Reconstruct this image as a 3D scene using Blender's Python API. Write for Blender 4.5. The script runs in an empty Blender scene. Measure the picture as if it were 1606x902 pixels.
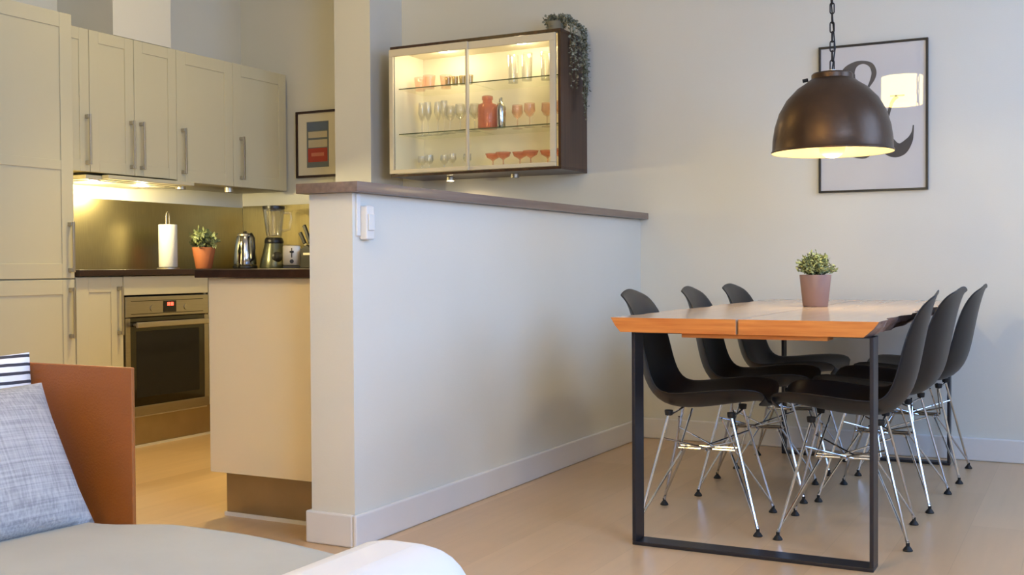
import bpy, bmesh, math, random
from mathutils import Vector, Matrix
random.seed(7)
PI = math.pi
SC = bpy.context.scene
COL = SC.collection

# ------------------------------------------------------------------ camera
cam_d = bpy.data.cameras.new('camera'); cam = bpy.data.objects.new('camera', cam_d); COL.objects.link(cam)
F_PX, YAW, PITCH, ROLL, CAM_H = 1749.9, .48069, .019186, -.0059876, .92
cam_d.sensor_fit = 'HORIZONTAL'; cam_d.sensor_width = 36.0; cam_d.lens = F_PX / 1606 * 36.0
cam_d.clip_start = .02; cam_d.clip_end = 60
cy, sy, cp, sp, cr, sr = math.cos(YAW), math.sin(YAW), math.cos(PITCH), math.sin(PITCH), math.cos(ROLL), math.sin(ROLL)
Rw = (Matrix(((cr, -sr, 0), (sr, cr, 0), (0, 0, 1))) @ Matrix(((1, 0, 0), (0, cp, -sp), (0, sp, cp)))
      @ Matrix(((1, 0, 0), (0, 0, -1), (0, 1, 0))) @ Matrix(((cy, sy, 0), (-sy, cy, 0), (0, 0, 1))))
right, down, fwd = Rw[0], Rw[1], Rw[2]
M = Matrix(((right[0], -down[0], -fwd[0]), (right[1], -down[1], -fwd[1]), (right[2], -down[2], -fwd[2])))
cam.matrix_world = Matrix.Translation((0, 0, CAM_H)) @ M.to_4x4()
SC.camera = cam

# ------------------------------------------------------------------ world, lights, exposure
SC.view_settings.view_transform = 'Standard'; SC.view_settings.look = 'None'
SC.view_settings.gamma = 1; SC.view_settings.use_curve_mapping = False
SC.view_settings.exposure = 0.17
try:
    SC.cycles.use_denoising = True
    SC.cycles.caustics_reflective = False; SC.cycles.caustics_refractive = False
    SC.cycles.sample_clamp_indirect = 6
    SC.cycles.max_bounces = 10; SC.cycles.transparent_max_bounces = 24
except Exception: pass
W = bpy.data.worlds.new('sky'); SC.world = W; W.use_nodes = True
W.node_tree.nodes['Background'].inputs[0].default_value = (.40, .58, 1.0, 1)
W.node_tree.nodes['Background'].inputs[1].default_value = 1.2

def light(name, kind, loc, energy, color, **k):
    d = bpy.data.lights.new(name, kind); d.energy = energy; d.color = color
    o = bpy.data.objects.new(name, d); COL.objects.link(o); o.location = loc
    for a, v in k.items():
        if a == 'aim': o.rotation_euler = (Vector(v) - Vector(loc)).to_track_quat('-Z', 'Y').to_euler()
        else: setattr(d, a, v)
    return o
DAY = (.32, .54, 1.0)
# daylight entering through the two window openings in the right wall and the one behind the camera
light('daylight_window_a', 'AREA', (1.23, 1.1, 1.80), 98, DAY, shape='RECTANGLE', size=2.1, size_y=1.6, aim=(-2, 1.1, .9))
light('daylight_window_b', 'AREA', (1.23, 4.35, 1.80), 33, DAY, shape='RECTANGLE', size=1.3, size_y=1.6, aim=(-2, 4.6, .7))
light('daylight_window_c', 'AREA', (.1, -2.43, 1.65), 8, DAY, shape='RECTANGLE', size=1.4, size_y=1.5, aim=(-1.2, 4, .7))

# ------------------------------------------------------------------ materials
def S(r, g, b):      # sRGB 0-255 to linear
    f = lambda c: (c / 255 / 12.92) if c / 255 <= .04045 else ((c / 255 + .055) / 1.055) ** 2.4
    return (f(r), f(g), f(b), 1)
def mat(name, col, rough=.5, metal=0, var=.04, scale=8, bump=0, bscale=60, stretch=None, **k):
    m = bpy.data.materials.new(name); m.use_nodes = True; nt = m.node_tree; n = nt.nodes; L = nt.links
    b = n['Principled BSDF']; b.inputs['Roughness'].default_value = rough; b.inputs['Metallic'].default_value = metal
    for a, v in k.items(): b.inputs[a].default_value = v
    tc = n.new('ShaderNodeTexCoord'); mp = n.new('ShaderNodeMapping'); L.new(tc.outputs['Object'], mp.inputs[0])
    if stretch: mp.inputs['Scale'].default_value = stretch
    nz = n.new('ShaderNodeTexNoise'); nz.inputs['Scale'].default_value = scale; nz.inputs['Detail'].default_value = 5
    L.new(mp.outputs[0], nz.inputs['Vector'])
    rp = n.new('ShaderNodeValToRGB'); e = rp.color_ramp.elements
    e[0].position = .3; e[1].position = .7
    e[0].color = [c * (1 - var) for c in col[:3]] + [1]; e[1].color = [min(1, c * (1 + var)) for c in col[:3]] + [1]
    L.new(nz.outputs[0], rp.inputs[0]); L.new(rp.outputs[0], b.inputs['Base Color'])
    if bump:
        n2 = n.new('ShaderNodeTexNoise'); n2.inputs['Scale'].default_value = bscale; n2.inputs['Detail'].default_value = 4
        L.new(mp.outputs[0], n2.inputs['Vector'])
        bp = n.new('ShaderNodeBump'); bp.inputs['Strength'].default_value = bump; bp.inputs['Distance'].default_value = .01
        L.new(n2.outputs[0], bp.inputs['Height']); L.new(bp.outputs[0], b.inputs['Normal'])
    return m
def wood(name, c1, c2, rough=.4, scale=3, stretch=(12, 1, 12), **k):
    m = mat(name, c1, rough, var=0, scale=scale, stretch=stretch, **k); nt = m.node_tree
    rp = [x for x in nt.nodes if x.type == 'VALTORGB'][0]; rp.color_ramp.elements[0].color = c1; rp.color_ramp.elements[1].color = c2
    return m
def emis(name, col, s):
    m = bpy.data.materials.new(name); m.use_nodes = True; b = m.node_tree.nodes['Principled BSDF']
    b.inputs['Base Color'].default_value = col; b.inputs['Emission Color'].default_value = col; b.inputs['Emission Strength'].default_value = s
    return m
def glass(name, tint=(1, 1, 1, 1), gl=.12, body=0.0, bodycol=(1, 1, 1, 1), blend=.25):
    m = bpy.data.materials.new(name); m.use_nodes = True; nt = m.node_tree; n = nt.nodes; L = nt.links
    n.remove(n['Principled BSDF']); out = n['Material Output']
    t = n.new('ShaderNodeBsdfTransparent'); t.inputs[0].default_value = tint
    g = n.new('ShaderNodeBsdfGlossy'); g.inputs['Roughness'].default_value = .03
    fr = n.new('ShaderNodeLayerWeight'); fr.inputs[0].default_value = blend
    mr = n.new('ShaderNodeMapRange'); mr.inputs['To Min'].default_value = gl * .3; mr.inputs['To Max'].default_value = min(1, gl * 4)
    L.new(fr.outputs['Facing'], mr.inputs[0])
    d = n.new('ShaderNodeBsdfDiffuse'); d.inputs[0].default_value = bodycol
    m1 = n.new('ShaderNodeMixShader'); m1.inputs[0].default_value = body; L.new(t.outputs[0], m1.inputs[1]); L.new(d.outputs[0], m1.inputs[2])
    m2 = n.new('ShaderNodeMixShader'); L.new(mr.outputs[0], m2.inputs[0]); L.new(m1.outputs[0], m2.inputs[1]); L.new(g.outputs[0], m2.inputs[2])
    L.new(m2.outputs[0], out.inputs[0])
    return m
def floor_mat():
    m = bpy.data.materials.new('floor_oak'); m.use_nodes = True; nt = m.node_tree; n = nt.nodes; L = nt.links
    b = n['Principled BSDF']; tc = n.new('ShaderNodeTexCoord')
    mp = n.new('ShaderNodeMapping'); mp.inputs['Rotation'].default_value = (0, 0, PI / 2); L.new(tc.outputs['Object'], mp.inputs[0])
    br = n.new('ShaderNodeTexBrick'); br.inputs['Scale'].default_value = 1; br.inputs['Brick Width'].default_value = 1.2; br.inputs['Row Height'].default_value = .19
    br.inputs['Mortar Size'].default_value = .0006; br.inputs['Color1'].default_value = S(222, 186, 144); br.inputs['Color2'].default_value = S(212, 175, 132)
    br.inputs['Mortar'].default_value = S(194, 158, 116); L.new(mp.outputs[0], br.inputs[0])
    mp2 = n.new('ShaderNodeMapping'); mp2.inputs['Scale'].default_value = (14, 1.2, 1); L.new(tc.outputs['Object'], mp2.inputs[0])
    nz = n.new('ShaderNodeTexNoise'); nz.inputs['Scale'].default_value = 2; nz.inputs['Detail'].default_value = 6; L.new(mp2.outputs[0], nz.inputs[0])
    mx = n.new('ShaderNodeMix'); mx.data_type = 'RGBA'; mx.blend_type = 'MULTIPLY'; mx.inputs[0].default_value = .16
    L.new(br.outputs[0], mx.inputs[6]); L.new(nz.outputs[0], mx.inputs[7]); L.new(mx.outputs[2], b.inputs['Base Color'])
    b.inputs['Roughness'].default_value = .30; b.inputs['Specular IOR Level'].default_value = .5
    return m
def stripes_mat():
    m = bpy.data.materials.new('striped_linen'); m.use_nodes = True; nt = m.node_tree; n = nt.nodes; L = nt.links
    b = n['Principled BSDF']; b.inputs['Roughness'].default_value = .9
    tc = n.new('ShaderNodeTexCoord'); w = n.new('ShaderNodeTexWave'); w.bands_direction = 'Z'; w.inputs['Scale'].default_value = 17.0; w.inputs['Distortion'].default_value = .5; w.inputs['Phase Offset'].default_value = 1.0
    L.new(tc.outputs['Object'], w.inputs[0]); rp = n.new('ShaderNodeValToRGB'); rp.color_ramp.elements[0].position = .24; rp.color_ramp.elements[1].position = .34
    rp.color_ramp.elements[0].color = S(62, 60, 68); rp.color_ramp.elements[1].color = S(236, 234, 232)
    L.new(w.outputs[0], rp.inputs[0]); L.new(rp.outputs[0], b.inputs['Base Color']); return m
def weave_mat():
    m = bpy.data.materials.new('blue_grey_weave'); m.use_nodes = True; nt = m.node_tree; n = nt.nodes; L = nt.links
    b = n['Principled BSDF']; b.inputs['Roughness'].default_value = .95
    tc = n.new('ShaderNodeTexCoord'); fs = []
    for sc in ((6, 6, 260), (220, 220, 8)):
        mp = n.new('ShaderNodeMapping'); mp.inputs['Scale'].default_value = sc; L.new(tc.outputs['Object'], mp.inputs[0])
        z = n.new('ShaderNodeTexNoise'); z.inputs['Scale'].default_value = 1; z.inputs['Detail'].default_value = 3; L.new(mp.outputs[0], z.inputs[0]); fs.append(z)
    ad = n.new('ShaderNodeMath'); ad.operation = 'ADD'; L.new(fs[0].outputs[0], ad.inputs[0]); L.new(fs[1].outputs[0], ad.inputs[1])
    rp = n.new('ShaderNodeValToRGB'); rp.color_ramp.elements[0].position = .35; rp.color_ramp.elements[1].position = .62
    mr = n.new('ShaderNodeMath'); mr.operation = 'MULTIPLY'; mr.inputs[1].default_value = .5; L.new(ad.outputs[0], mr.inputs[0]); L.new(mr.outputs[0], rp.inputs[0])
    rp.color_ramp.elements[0].color = S(138, 137, 138); rp.color_ramp.elements[1].color = S(180, 178, 176)
    L.new(rp.outputs[0], b.inputs['Base Color']); bp = n.new('ShaderNodeBump'); bp.inputs['Strength'].default_value = .35; bp.inputs['Distance'].default_value = .004
    L.new(mr.outputs[0], bp.inputs['Height']); L.new(bp.outputs[0], b.inputs['Normal']); return m

WALL = mat('wall_paint', S(226, 222, 208), .75, var=.015, scale=2, bump=.06, bscale=180)
CEIL = mat('ceiling_paint', S(228, 224, 216), .8, var=.01)
TRIM = mat('white_trim', S(228, 224, 218), .4, var=.01)
FLOOR = floor_mat()
DOORM = mat('cabinet_lacquer', S(214, 205, 172), .45, var=.012, scale=3)
PANEL = mat('end_panel_laminate', S(246, 228, 190), .42, var=.012, scale=3)
STEEL = mat('brushed_steel', S(178, 172, 160), .33, 1, var=.06, scale=6, stretch=(1, 1, 60))
SPLASH = mat('splashback_steel', S(178, 166, 126), .36, 1, var=.07, scale=5, stretch=(60, 60, 2))
KICK = mat('plinth_steel', S(186, 170, 140), .5, 1, var=.05)
CHROME = mat('chrome', S(205, 208, 214), .12, 1, var=.02)
SATIN = mat('satin_nickel', S(192, 184, 168), .42, 1, var=.03)
WORK = wood('dark_worktop', S(48, 33, 26), S(66, 46, 36), .3, stretch=(10, 1, 10))
CAPW = wood('walnut_cap', S(136, 118, 106), S(114, 96, 86), .3, stretch=(26, 1.2, 26), scale=2)
ROSE = wood('rosewood', S(54, 36, 25), S(88, 58, 38), .32, stretch=(20, 20, 1), scale=2)
PINE = wood('oiled_pine', S(224, 194, 162), S(218, 186, 154), .15, stretch=(14, 1, 14), scale=2)
PINEE = wood('pine_end_grain', S(222, 142, 66), S(198, 112, 46), .4, stretch=(2, 2, 30), scale=3)
BARK = wood('bark_edge', S(176, 150, 134), S(112, 82, 70), .6, stretch=(3, 3, 8), scale=4, bump=.3)
BLACKST = mat('blackened_steel', S(54, 52, 56), .42, .6, var=.08)
SHELL = mat('black_plastic_shell', S(16, 16, 21), .40, var=.04, bump=.04, bscale=300)
RUBBER = mat('black_rubber', S(18, 17, 17), .6)
LAMPM = mat('weathered_bronze', S(88, 68, 52), .36, .75, var=.12, scale=9, bump=.05)
LAMPIN = mat('lamp_inner_white', S(186, 172, 146), .5)
IRON = mat('iron_chain', S(40, 34, 32), .5, .6)
FRAMEB = mat('black_frame', S(22, 18, 17), .4)
PAPER = mat('poster_paper', S(206, 204, 202), .5, var=.01, **{'Coat Weight': 1.0, 'Coat Roughness': .015})
INK = mat('poster_ink', S(66, 64, 66), .5, var=.02, **{'Coat Weight': 1.0, 'Coat Roughness': .015})
MATB = mat('passepartout', S(226, 216, 192), .6, var=.01)
ARTG = mat('art_grey', S(112, 118, 118), .6, var=.04); ARTB = mat('art_blue', S(96, 110, 132), .6, var=.05); ARTC = mat('art_cream', S(200, 188, 160), .6, var=.06)
ARTR = mat('art_red', S(176, 70, 54), .6, var=.06); ARTP = mat('art_pale_red', S(206, 126, 100), .6, var=.04)
TERRA = mat('terracotta', S(198, 118, 72), .7, var=.05); MAUVE = mat('mauve_pot', S(142, 116, 108), .65, var=.05)
SOIL = mat('soil', S(44, 32, 24), .95, var=.2)
LEAF = mat('leaf_green', S(112, 128, 70), .5, var=.35, scale=40); LEAF2 = mat('leaf_pale', S(152, 162, 112), .5, var=.35, scale=60)
LEAFG = mat('leaf_silver', S(146, 146, 124), .6, var=.3, scale=40); STEM = mat('stem', S(84, 84, 48), .7)
LEATHER = mat('tan_leather', S(150, 86, 30), .42, var=.08, scale=4, bump=.12, bscale=220)
SEATF = mat('seat_fabric', S(168, 166, 156), .9, var=.05, scale=5, bump=.1, bscale=12)
ARMF = mat('white_cotton', S(206, 202, 196), .85, var=.01, bump=.06, bscale=14)
STRIPE = stripes_mat(); WEAVE = weave_mat()
PAPERR = mat('kitchen_paper', S(240, 236, 224), .9, var=.01, bump=.2, bscale=90)
PLAST = mat('black_plastic', S(26, 24, 22), .35)
SWITCH = mat('switch_white', S(226, 224, 218), .4, var=.005)
CREAM = mat('cream_interior', S(244, 236, 214), .5, var=.01)
DOORFR = mat('anodised_frame', S(224, 212, 184), .4, var=.01)
OVGL = mat('oven_glass', S(34, 30, 20), .08, var=.05, **{'Specular IOR Level': .8})
DARK = mat('dark_cavity', S(14, 12, 10), .6)
RED = emis('red_display', (1, .06, .03, 1), 5); LED = emis('led_spot', (1, .80, .45, 1), 30); HOODL = emis('hood_lamp', (1, .84, .50, 1), 22)
BULB = emis('bulb_glow', (1, .72, .36, 1), .55); SHADE = emis('shade_glow', (1, .75, .27, 1), 29)
PANE = glass('pane_glass', (.99, 1, .985, 1), .035)
CLEAR = glass('clear_glass', (.975, .975, .965, 1), .24, .03, blend=.35)
SHELFG = glass('shelf_glass', (.95, .965, .93, 1), .06); SHELFE = mat('shelf_edge_green', S(98, 106, 74), .2)
PINK = glass('pink_glass', (1, .93, .89, 1), .12, .10, S(240, 168, 144)); PINKD = glass('pink_glass_deep', (1, .84, .78, 1), .10, .30, S(238, 146, 116)); GILT = glass('gilt_glass', (.92, .86, .64, 1), .3, .25, S(170, 146, 80))
WINGL = glass('window_glass', (.95, .97, 1, 1), .05)

# ------------------------------------------------------------------ helpers
def tag(o, label=None, cat=None, group=None, kind=None):
    if label: o['label'] = label
    if cat: o['category'] = cat
    if group: o['group'] = group
    if kind: o['kind'] = kind
    return o
def thing(name, label, cat, loc=(0, 0, 0), rz=0, group=None):
    o = bpy.data.objects.new(name, None); COL.objects.link(o); o.empty_display_size = .05
    o.location = loc; o.rotation_euler = (0, 0, rz); return tag(o, label, cat, group)
class MB:
    def __init__(s): s.bm = bmesh.new()
    def box(s, x0, x1, y0, y1, z0, z1, bev=0):
        r = bmesh.ops.create_cube(s.bm, size=1)['verts']
        for v in r: v.co = Vector(((x0 + x1) / 2 + v.co.x * (x1 - x0), (y0 + y1) / 2 + v.co.y * (y1 - y0), (z0 + z1) / 2 + v.co.z * (z1 - z0)))
        if bev:
            es = list({e for v in r for e in v.link_edges})
            bmesh.ops.bevel(s.bm, geom=es, offset=bev, segments=2, profile=.6, affect='EDGES')
        return s
    def tube(s, pts, r, n=8, caps=True, closed=False):
        pts = [Vector(p) for p in pts]; rings = []; N = len(pts); up = None
        rr = r if isinstance(r, (list, tuple)) else [r] * N
        for i, p in enumerate(pts):
            if closed: t = (pts[(i + 1) % N] - pts[i - 1]).normalized()
            else: t = (pts[min(i + 1, N - 1)] - pts[max(i - 1, 0)]).normalized()
            if up is None: up = Vector((0, 0, 1)) if abs(t.z) < .9 else Vector((1, 0, 0))
            a = t.cross(up)
            if a.length < 1e-5: a = t.cross(Vector((0, 1, 0)))
            a.normalize(); b = a.cross(t).normalized(); up = b
            rings.append([s.bm.verts.new(p + (a * math.cos(2 * PI * k / n) + b * math.sin(2 * PI * k / n)) * rr[i]) for k in range(n)])
        for i in range(N if closed else N - 1):
            A, B = rings[i], rings[(i + 1) % N]
            for k in range(n): s.bm.faces.new((A[k], A[(k + 1) % n], B[(k + 1) % n], B[k]))
        if caps and not closed:
            s.bm.faces.new(rings[0][::-1]); s.bm.faces.new(rings[-1])
        return s
    def lathe(s, prof, n=24, c=(0, 0, 0), cap0=False, cap1=False):
        rings = []
        for r, z in prof: rings.append([s.bm.verts.new((c[0] + r * math.cos(2 * PI * k / n), c[1] + r * math.sin(2 * PI * k / n), c[2] + z)) for k in range(n)])
        for A, B in zip(rings, rings[1:]):
            for k in range(n): s.bm.faces.new((A[k], A[(k + 1) % n], B[(k + 1) % n], B[k]))
        if cap0: s.bm.faces.new(rings[0][::-1])
        if cap1: s.bm.faces.new(rings[-1])
        return s
    def cyl(s, p0, p1, r, n=16): return s.tube([p0, p1], r, n)
    def poly(s, pts, d):         # extrude polygon by vector d
        A = [s.bm.verts.new(p) for p in pts]; B = [s.bm.verts.new(Vector(p) + Vector(d)) for p in pts]; N = len(pts)
        s.bm.faces.new(A); s.bm.faces.new(B[::-1])
        for i in range(N): s.bm.faces.new((A[i], B[i], B[(i + 1) % N], A[(i + 1) % N]))
        return s
    def build(s, name, m, parent=None, smooth=False, bevel=0, sub=0, solid=0, seg=2, **t):
        bmesh.ops.recalc_face_normals(s.bm, faces=s.bm.faces[:])
        me = bpy.data.meshes.new(name); s.bm.to_mesh(me); s.bm.free()
        for mm in (m if isinstance(m, (list, tuple)) else [m]): me.materials.append(mm)
        o = bpy.data.objects.new(name, me); COL.objects.link(o)
        if parent: o.parent = parent
        if smooth:
            for p in me.polygons: p.use_smooth = True
            me.set_sharp_from_angle(angle=math.radians(smooth if smooth is not True else 50))
        if solid:
            q = o.modifiers.new('solid', 'SOLIDIFY'); q.thickness = solid; q.offset = 0
        if bevel:
            q = o.modifiers.new('bevel', 'BEVEL'); q.width = bevel; q.segments = seg; q.limit_method = 'ANGLE'; q.angle_limit = math.radians(40)
        if sub:
            q = o.modifiers.new('sub', 'SUBSURF'); q.levels = sub; q.render_levels = sub
        return tag(o, **t)
def box(name, m, x0, x1, y0, y1, z0, z1, parent=None, bevel=0, **t):
    return MB().box(x0, x1, y0, y1, z0, z1).build(name, m, parent, bevel=bevel, **t)
def dup(root, loc, rz=None, label=None, group=None):
    r = root.copy(); COL.objects.link(r); r.location = loc
    if rz is not None: r.rotation_euler = (0, 0, rz)
    if label: r['label'] = label
    if group: r['group'] = group
    for ch in list(root.children):
        c = ch.copy(); COL.objects.link(c); c.parent = r
        for g in ch.children:
            d = g.copy(); COL.objects.link(d); d.parent = c
    return r
def S_(name, m, *b, **k): return box(name, m, *b, kind='structure', **k)

# ------------------------------------------------------------------ room shell
XL, XR, YB, YF, ZC = -4.88, 1.3, 5.60, -2.5, 2.9
S_('floor', FLOOR, XL - .2, XR + .2, YF - .2, YB + .2, -.1, 0)
S_('ceiling', CEIL, XL - .2, XR + .2, YF - .2, YB + .2, ZC, ZC + .1)
S_('wall_back', WALL, XL - .2, XR + .2, YB, YB + .2, 0, ZC)
S_('wall_left', WALL, XL - .2, XL, YF - .2, YB, 0, ZC)
# right wall with two window openings, wall behind the camera with one
def wall_with_openings(name, axis, a0, a1, pos0, pos1, ops):
    w = MB(); cur = a0
    def bx(u0, u1, z0, z1):
        if axis == 'y': w.box(pos0, pos1, u0, u1, z0, z1)
        else: w.box(u0, u1, pos0, pos1, z0, z1)
    for (u0, u1, z0, z1) in ops:
        bx(cur, u0, 0, ZC); bx(u0, u1, 0, z0); bx(u0, u1, z1, ZC); cur = u1
    bx(cur, a1, 0, ZC)
    w.build(name, WALL, kind='structure')
wall_with_openings('wall_right', 'y', YF, YB, XR, XR + .2, [(.0, 2.2, .95, 2.65), (3.65, 5.05, .95, 2.65)])
wall_with_openings('wall_front', 'x', XL, XR + .2, YF - .2, YF, [(-.7, .9, .85, 2.45)])
def window(n, axis, u0, u1, z0, z1, p):
    f = MB(); g = MB()
    def bx(w, a0, a1, c0, c1, d0, d1):
        if axis == 'y': w.box(p + d0, p + d1, a0, a1, c0, c1)
        else: w.box(a0, a1, p + d0, p + d1, c0, c1)
    t = .06; mu = (u0 + u1) / 2
    for q in ((u0, u0 + t, z0, z1), (u1 - t, u1, z0, z1), (u0 + t, u1 - t, z0, z0 + t), (u0 + t, u1 - t, z1 - t, z1), (mu - .04, mu + .04, z0 + t, z1 - t)): bx(f, *q, -.03, .03)
    w = f.build('window_%d' % n, TRIM, kind='structure')
    bx(g, u0 + t, u1 - t, z0 + t, z1 - t, -.004, .004); g.build('window_pane', WINGL, w)
    s = MB(); bx(s, u0 - .04, u1 + .04, z0 - .03, z0, -.14, .0); s.build('window_sill', TRIM, w)
window(1, 'y', .0, 2.2, .95, 2.65, XR + .12); window(2, 'y', 3.65, 5.05, .95, 2.65, XR + .12); window(3, 'x', -.7, .9, .85, 2.45, YF - .12)
# wall stub (column) between kitchen and dining room
S_('wall_stub', WALL, -3.897, -3.648, 5.27, YB, 0, ZC)
S_('wall_light_blocker', WALL, -2.90, -2.75, YF, 2.08, 0, ZC)  # unseen wall added to keep daylight and drum lamp off the tall cabinet
# half-height partition
PX, PW, PY = -2.145, -2.32, 2.99
S_('wall_partition', WALL, PW, PX, PY, YB, 0, 1.163)
def baseboard(name, pts, h=.108, t=.016, side=1):
    w = MB()
    for (x0, y0, x1, y1) in pts: w.box(min(x0, x1), max(x0, x1), min(y0, y1), max(y0, y1), 0, h)
    w.build(name, TRIM, bevel=.006, seg=2, kind='structure')
baseboard('baseboard_partition', [(PX, PY - .016, PX + .016, YB - .016), (PW - .016, PY - .016, PX, PY), (PW - .016, PY, PW, 3.165)])
baseboard('baseboard_back', [(PX + .016, YB - .016, XR, YB)])
baseboard('baseboard_right', [(XR - .016, YF, XR, YB - .016)])
tag(MB().box(PW - .028, PX + .045, PY - .035, YB, 1.164, 1.197, .002).build('partition_cap', CAPW, smooth=30),
    'long walnut-coloured wooden cap board lying along the top of the white half wall', 'wooden ledge')
# duct box above the hood cabinet
S_('trim_1', WALL, XL, -4.472, 4.16, 4.565, 2.121, ZC)

# light switch on half wall
t = thing('light_switch', 'white light switch box with cable strip near the end of the half wall', 'switch', (PX, 3.04, 1.01))
box('back_box', SWITCH, .0, .030, -.012, .034, 0, .112, t, bevel=.005)
box('rocker', SWITCH, .0305, .036, -.006, .028, .03, .085, t, bevel=.003)
box('cable_strip', SWITCH, 0, .008, -.034, -.014, .012, .150, t, bevel=.002)

# ------------------------------------------------------------------ kitchen
def handle(x, y, z0, z1, parent, out=1):
    """bar handle on a front facing +x"""
    h = MB()
    h.box(x, x + .026, y - .009, y + .009, z0, z0 + .018); h.box(x, x + .026, y - .009, y + .009, z1 - .018, z1)
    h.box(x + .026, x + .034, y - .006, y + .006, z0 - .002, z1 + .002)
    return h.build('handle', SATIN, parent, bevel=.0015)
def shaker(parent, x, y0, y1, z0, z1, rails=(), fr=.07, name='door'):
    """door leaf facing +x, front plane at x"""
    w = MB(); g = .0015; y0 += g; y1 -= g; z0 += g; z1 -= g
    w.box(x - .02, x - .005, y0, y1, z0, z1)
    w.box(x - .005, x, y0, y0 + fr, z0, z1); w.box(x - .005, x, y1 - fr, y1, z0, z1)
    zs = [z0] + [z for r in rails for z in r] + [z1]
    w.box(x - .005, x, y0 + fr, y1 - fr, z0, z0 + fr); w.box(x - .005, x, y0 + fr, y1 - fr, z1 - fr, z1)
    for r in rails: w.box(x - .005, x, y0 + fr, y1 - fr, r[0], r[1])
    return w.build(name, DOORM, parent, bevel=.002)
XF = -4.30
tu = thing('tall_cabinet', 'tall cream-white fridge-freezer housing cabinet at the left edge, left of the lit splashback', 'cabinet', (0, 0, 0))
box('carcass', DOORM, XL + .003, XF - .0215, 3.14, 3.748, .165, 2.125, tu)
box('plinth', KICK, XL + .003, XF - .06, 3.14, 3.748, 0, .163, tu)
d = shaker(tu, XF, 3.14, 3.748, .873, 2.125, rails=((1.385, 1.43),)); handle(XF, 3.718, .905, 1.14, d)
d = shaker(tu, XF, 3.14, 3.748, .17, .870); handle(XF, 3.718, .592, .83, d)
bc = thing('base_cabinet', 'narrow white base cabinet with bar handle between tall cabinet and oven', 'cabinet')
box('carcass', DOORM, XL + .003, XF - .0215, 3.752, 4.043, .165, .882, bc)
d = shaker(bc, XF, 3.752, 4.043, .17, .880, fr=.075); handle(XF, 4.012, .592, .83, d)
box('plinth', KICK, XL + .003, XF - .06, 3.752, 4.043, .012, .163, bc)
# oven housing
oh = thing('oven_housing', 'white cabinet housing around the built-in oven with filler strip above it', 'cabinet')
box('filler_panel', DOORM, XF - .02, XF, 4.047, 4.645, .785, .88, oh, bevel=.0015)
w = MB(); w.box(XL + .003, XF - .03, 4.645, 4.66, .165, .882); w.box(XL + .003, XF - .03, 4.047, 4.052, .165, .882); w.box(XL + .003, XL + .01, 4.052, 4.645, .165, .882)
w.build('carcass', DOORM, oh)
box('plinth', KICK, XF - .065, XF - .05, 4.047, 4.98, .012, .163, oh)
box('floor_strip', TRIM, XF - .05, XF - .042, 3.752, 4.98, 0, .012, oh, label='thin pale sealing strip')
w = MB().box(XF - .05, XF - .015, 4.052, 4.645, .160, .166); w.build('lower_rail', TRIM, oh)
ov = thing('oven', 'stainless steel built-in oven with dark glass door and red clock display', 'oven')
x = XF + .004
w = MB().box(x - .45, x - .02, 4.055, 4.64, .17, .775); w.build('body', DARK, ov)
w = MB().box(x - .02, x, 4.053, 4.643, .672, .776); cpn = w.build('control_panel', STEEL, ov, bevel=.003)
w = MB().box(x, x + .002, 4.09, 4.60, .752, .755).box(x, x + .002, 4.09, 4.60, .686, .689); w.build('trim_line', DARK, cpn)
box('display', PLAST, x, x + .003, 4.31, 4.40, .691, .750, cpn, bevel=.001)
w = MB()
for k in range(4):
    yy = 4.336 + k * .0105 + (.003 if k > 1 else 0)
    w.box(x + .003, x + .0036, yy, yy + .008, .724, .7415)
w.build('clock_digit', RED, cpn, label='red lit clock digits')
for yy in (4.235, 4.475):
    MB().cyl((x, yy, .715), (x + .004, yy, .715), .017, 24).build('dial', STEEL, cpn, smooth=30)
dr = MB().box(x - .02, x, 4.053, 4.643, .17, .218).box(x - .02, x, 4.053, 4.085, .218, .668).box(x - .02, x, 4.611, 4.643, .218, .668).build('oven_door', STEEL, ov, bevel=.002)
box('door_glass', OVGL, x - .016, x - .003, 4.085, 4.611, .218, .668, dr)
box('inner_window', DARK, x - .003, x - .002, 4.125, 4.571, .262, .60, dr, label='darker inner window behind the glass')
w = MB().box(x, x + .038, 4.10, 4.118, .627, .641).box(x, x + .038, 4.578, 4.596, .627, .641).box(x + .036, x + .050, 4.085, 4.611, .620, .648)
w.build('handle', SATIN, dr, bevel=.004)
# corner + back run base cabinets
bb = thing('base_cabinet', 'white base cabinets under the rear worktop run, mostly hidden behind the peninsula', 'cabinet')
MB().box(XL + .003, -3.90, 5.02, YB - .003, .165, .882).box(-3.90, -3.646, 5.02, 5.267, .165, .882).box(-3.646, -2.96, 5.02, YB - .003, .165, .882).build('carcass', DOORM, bb)
box('plinth', KICK, XF - .05, -2.96, 5.07, 5.085, .0, .163, bb)
for i in range(2):
    xa = -4.28 + i * .66
    MB().box(xa + .002, xa + .655, 5.0, 5.019, .17, .88).build('door', DOORM, bb, bevel=.002)
box('corner_panel', DOORM, XF - .02, XF, 4.663, 4.998, .17, .88, bb)
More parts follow.
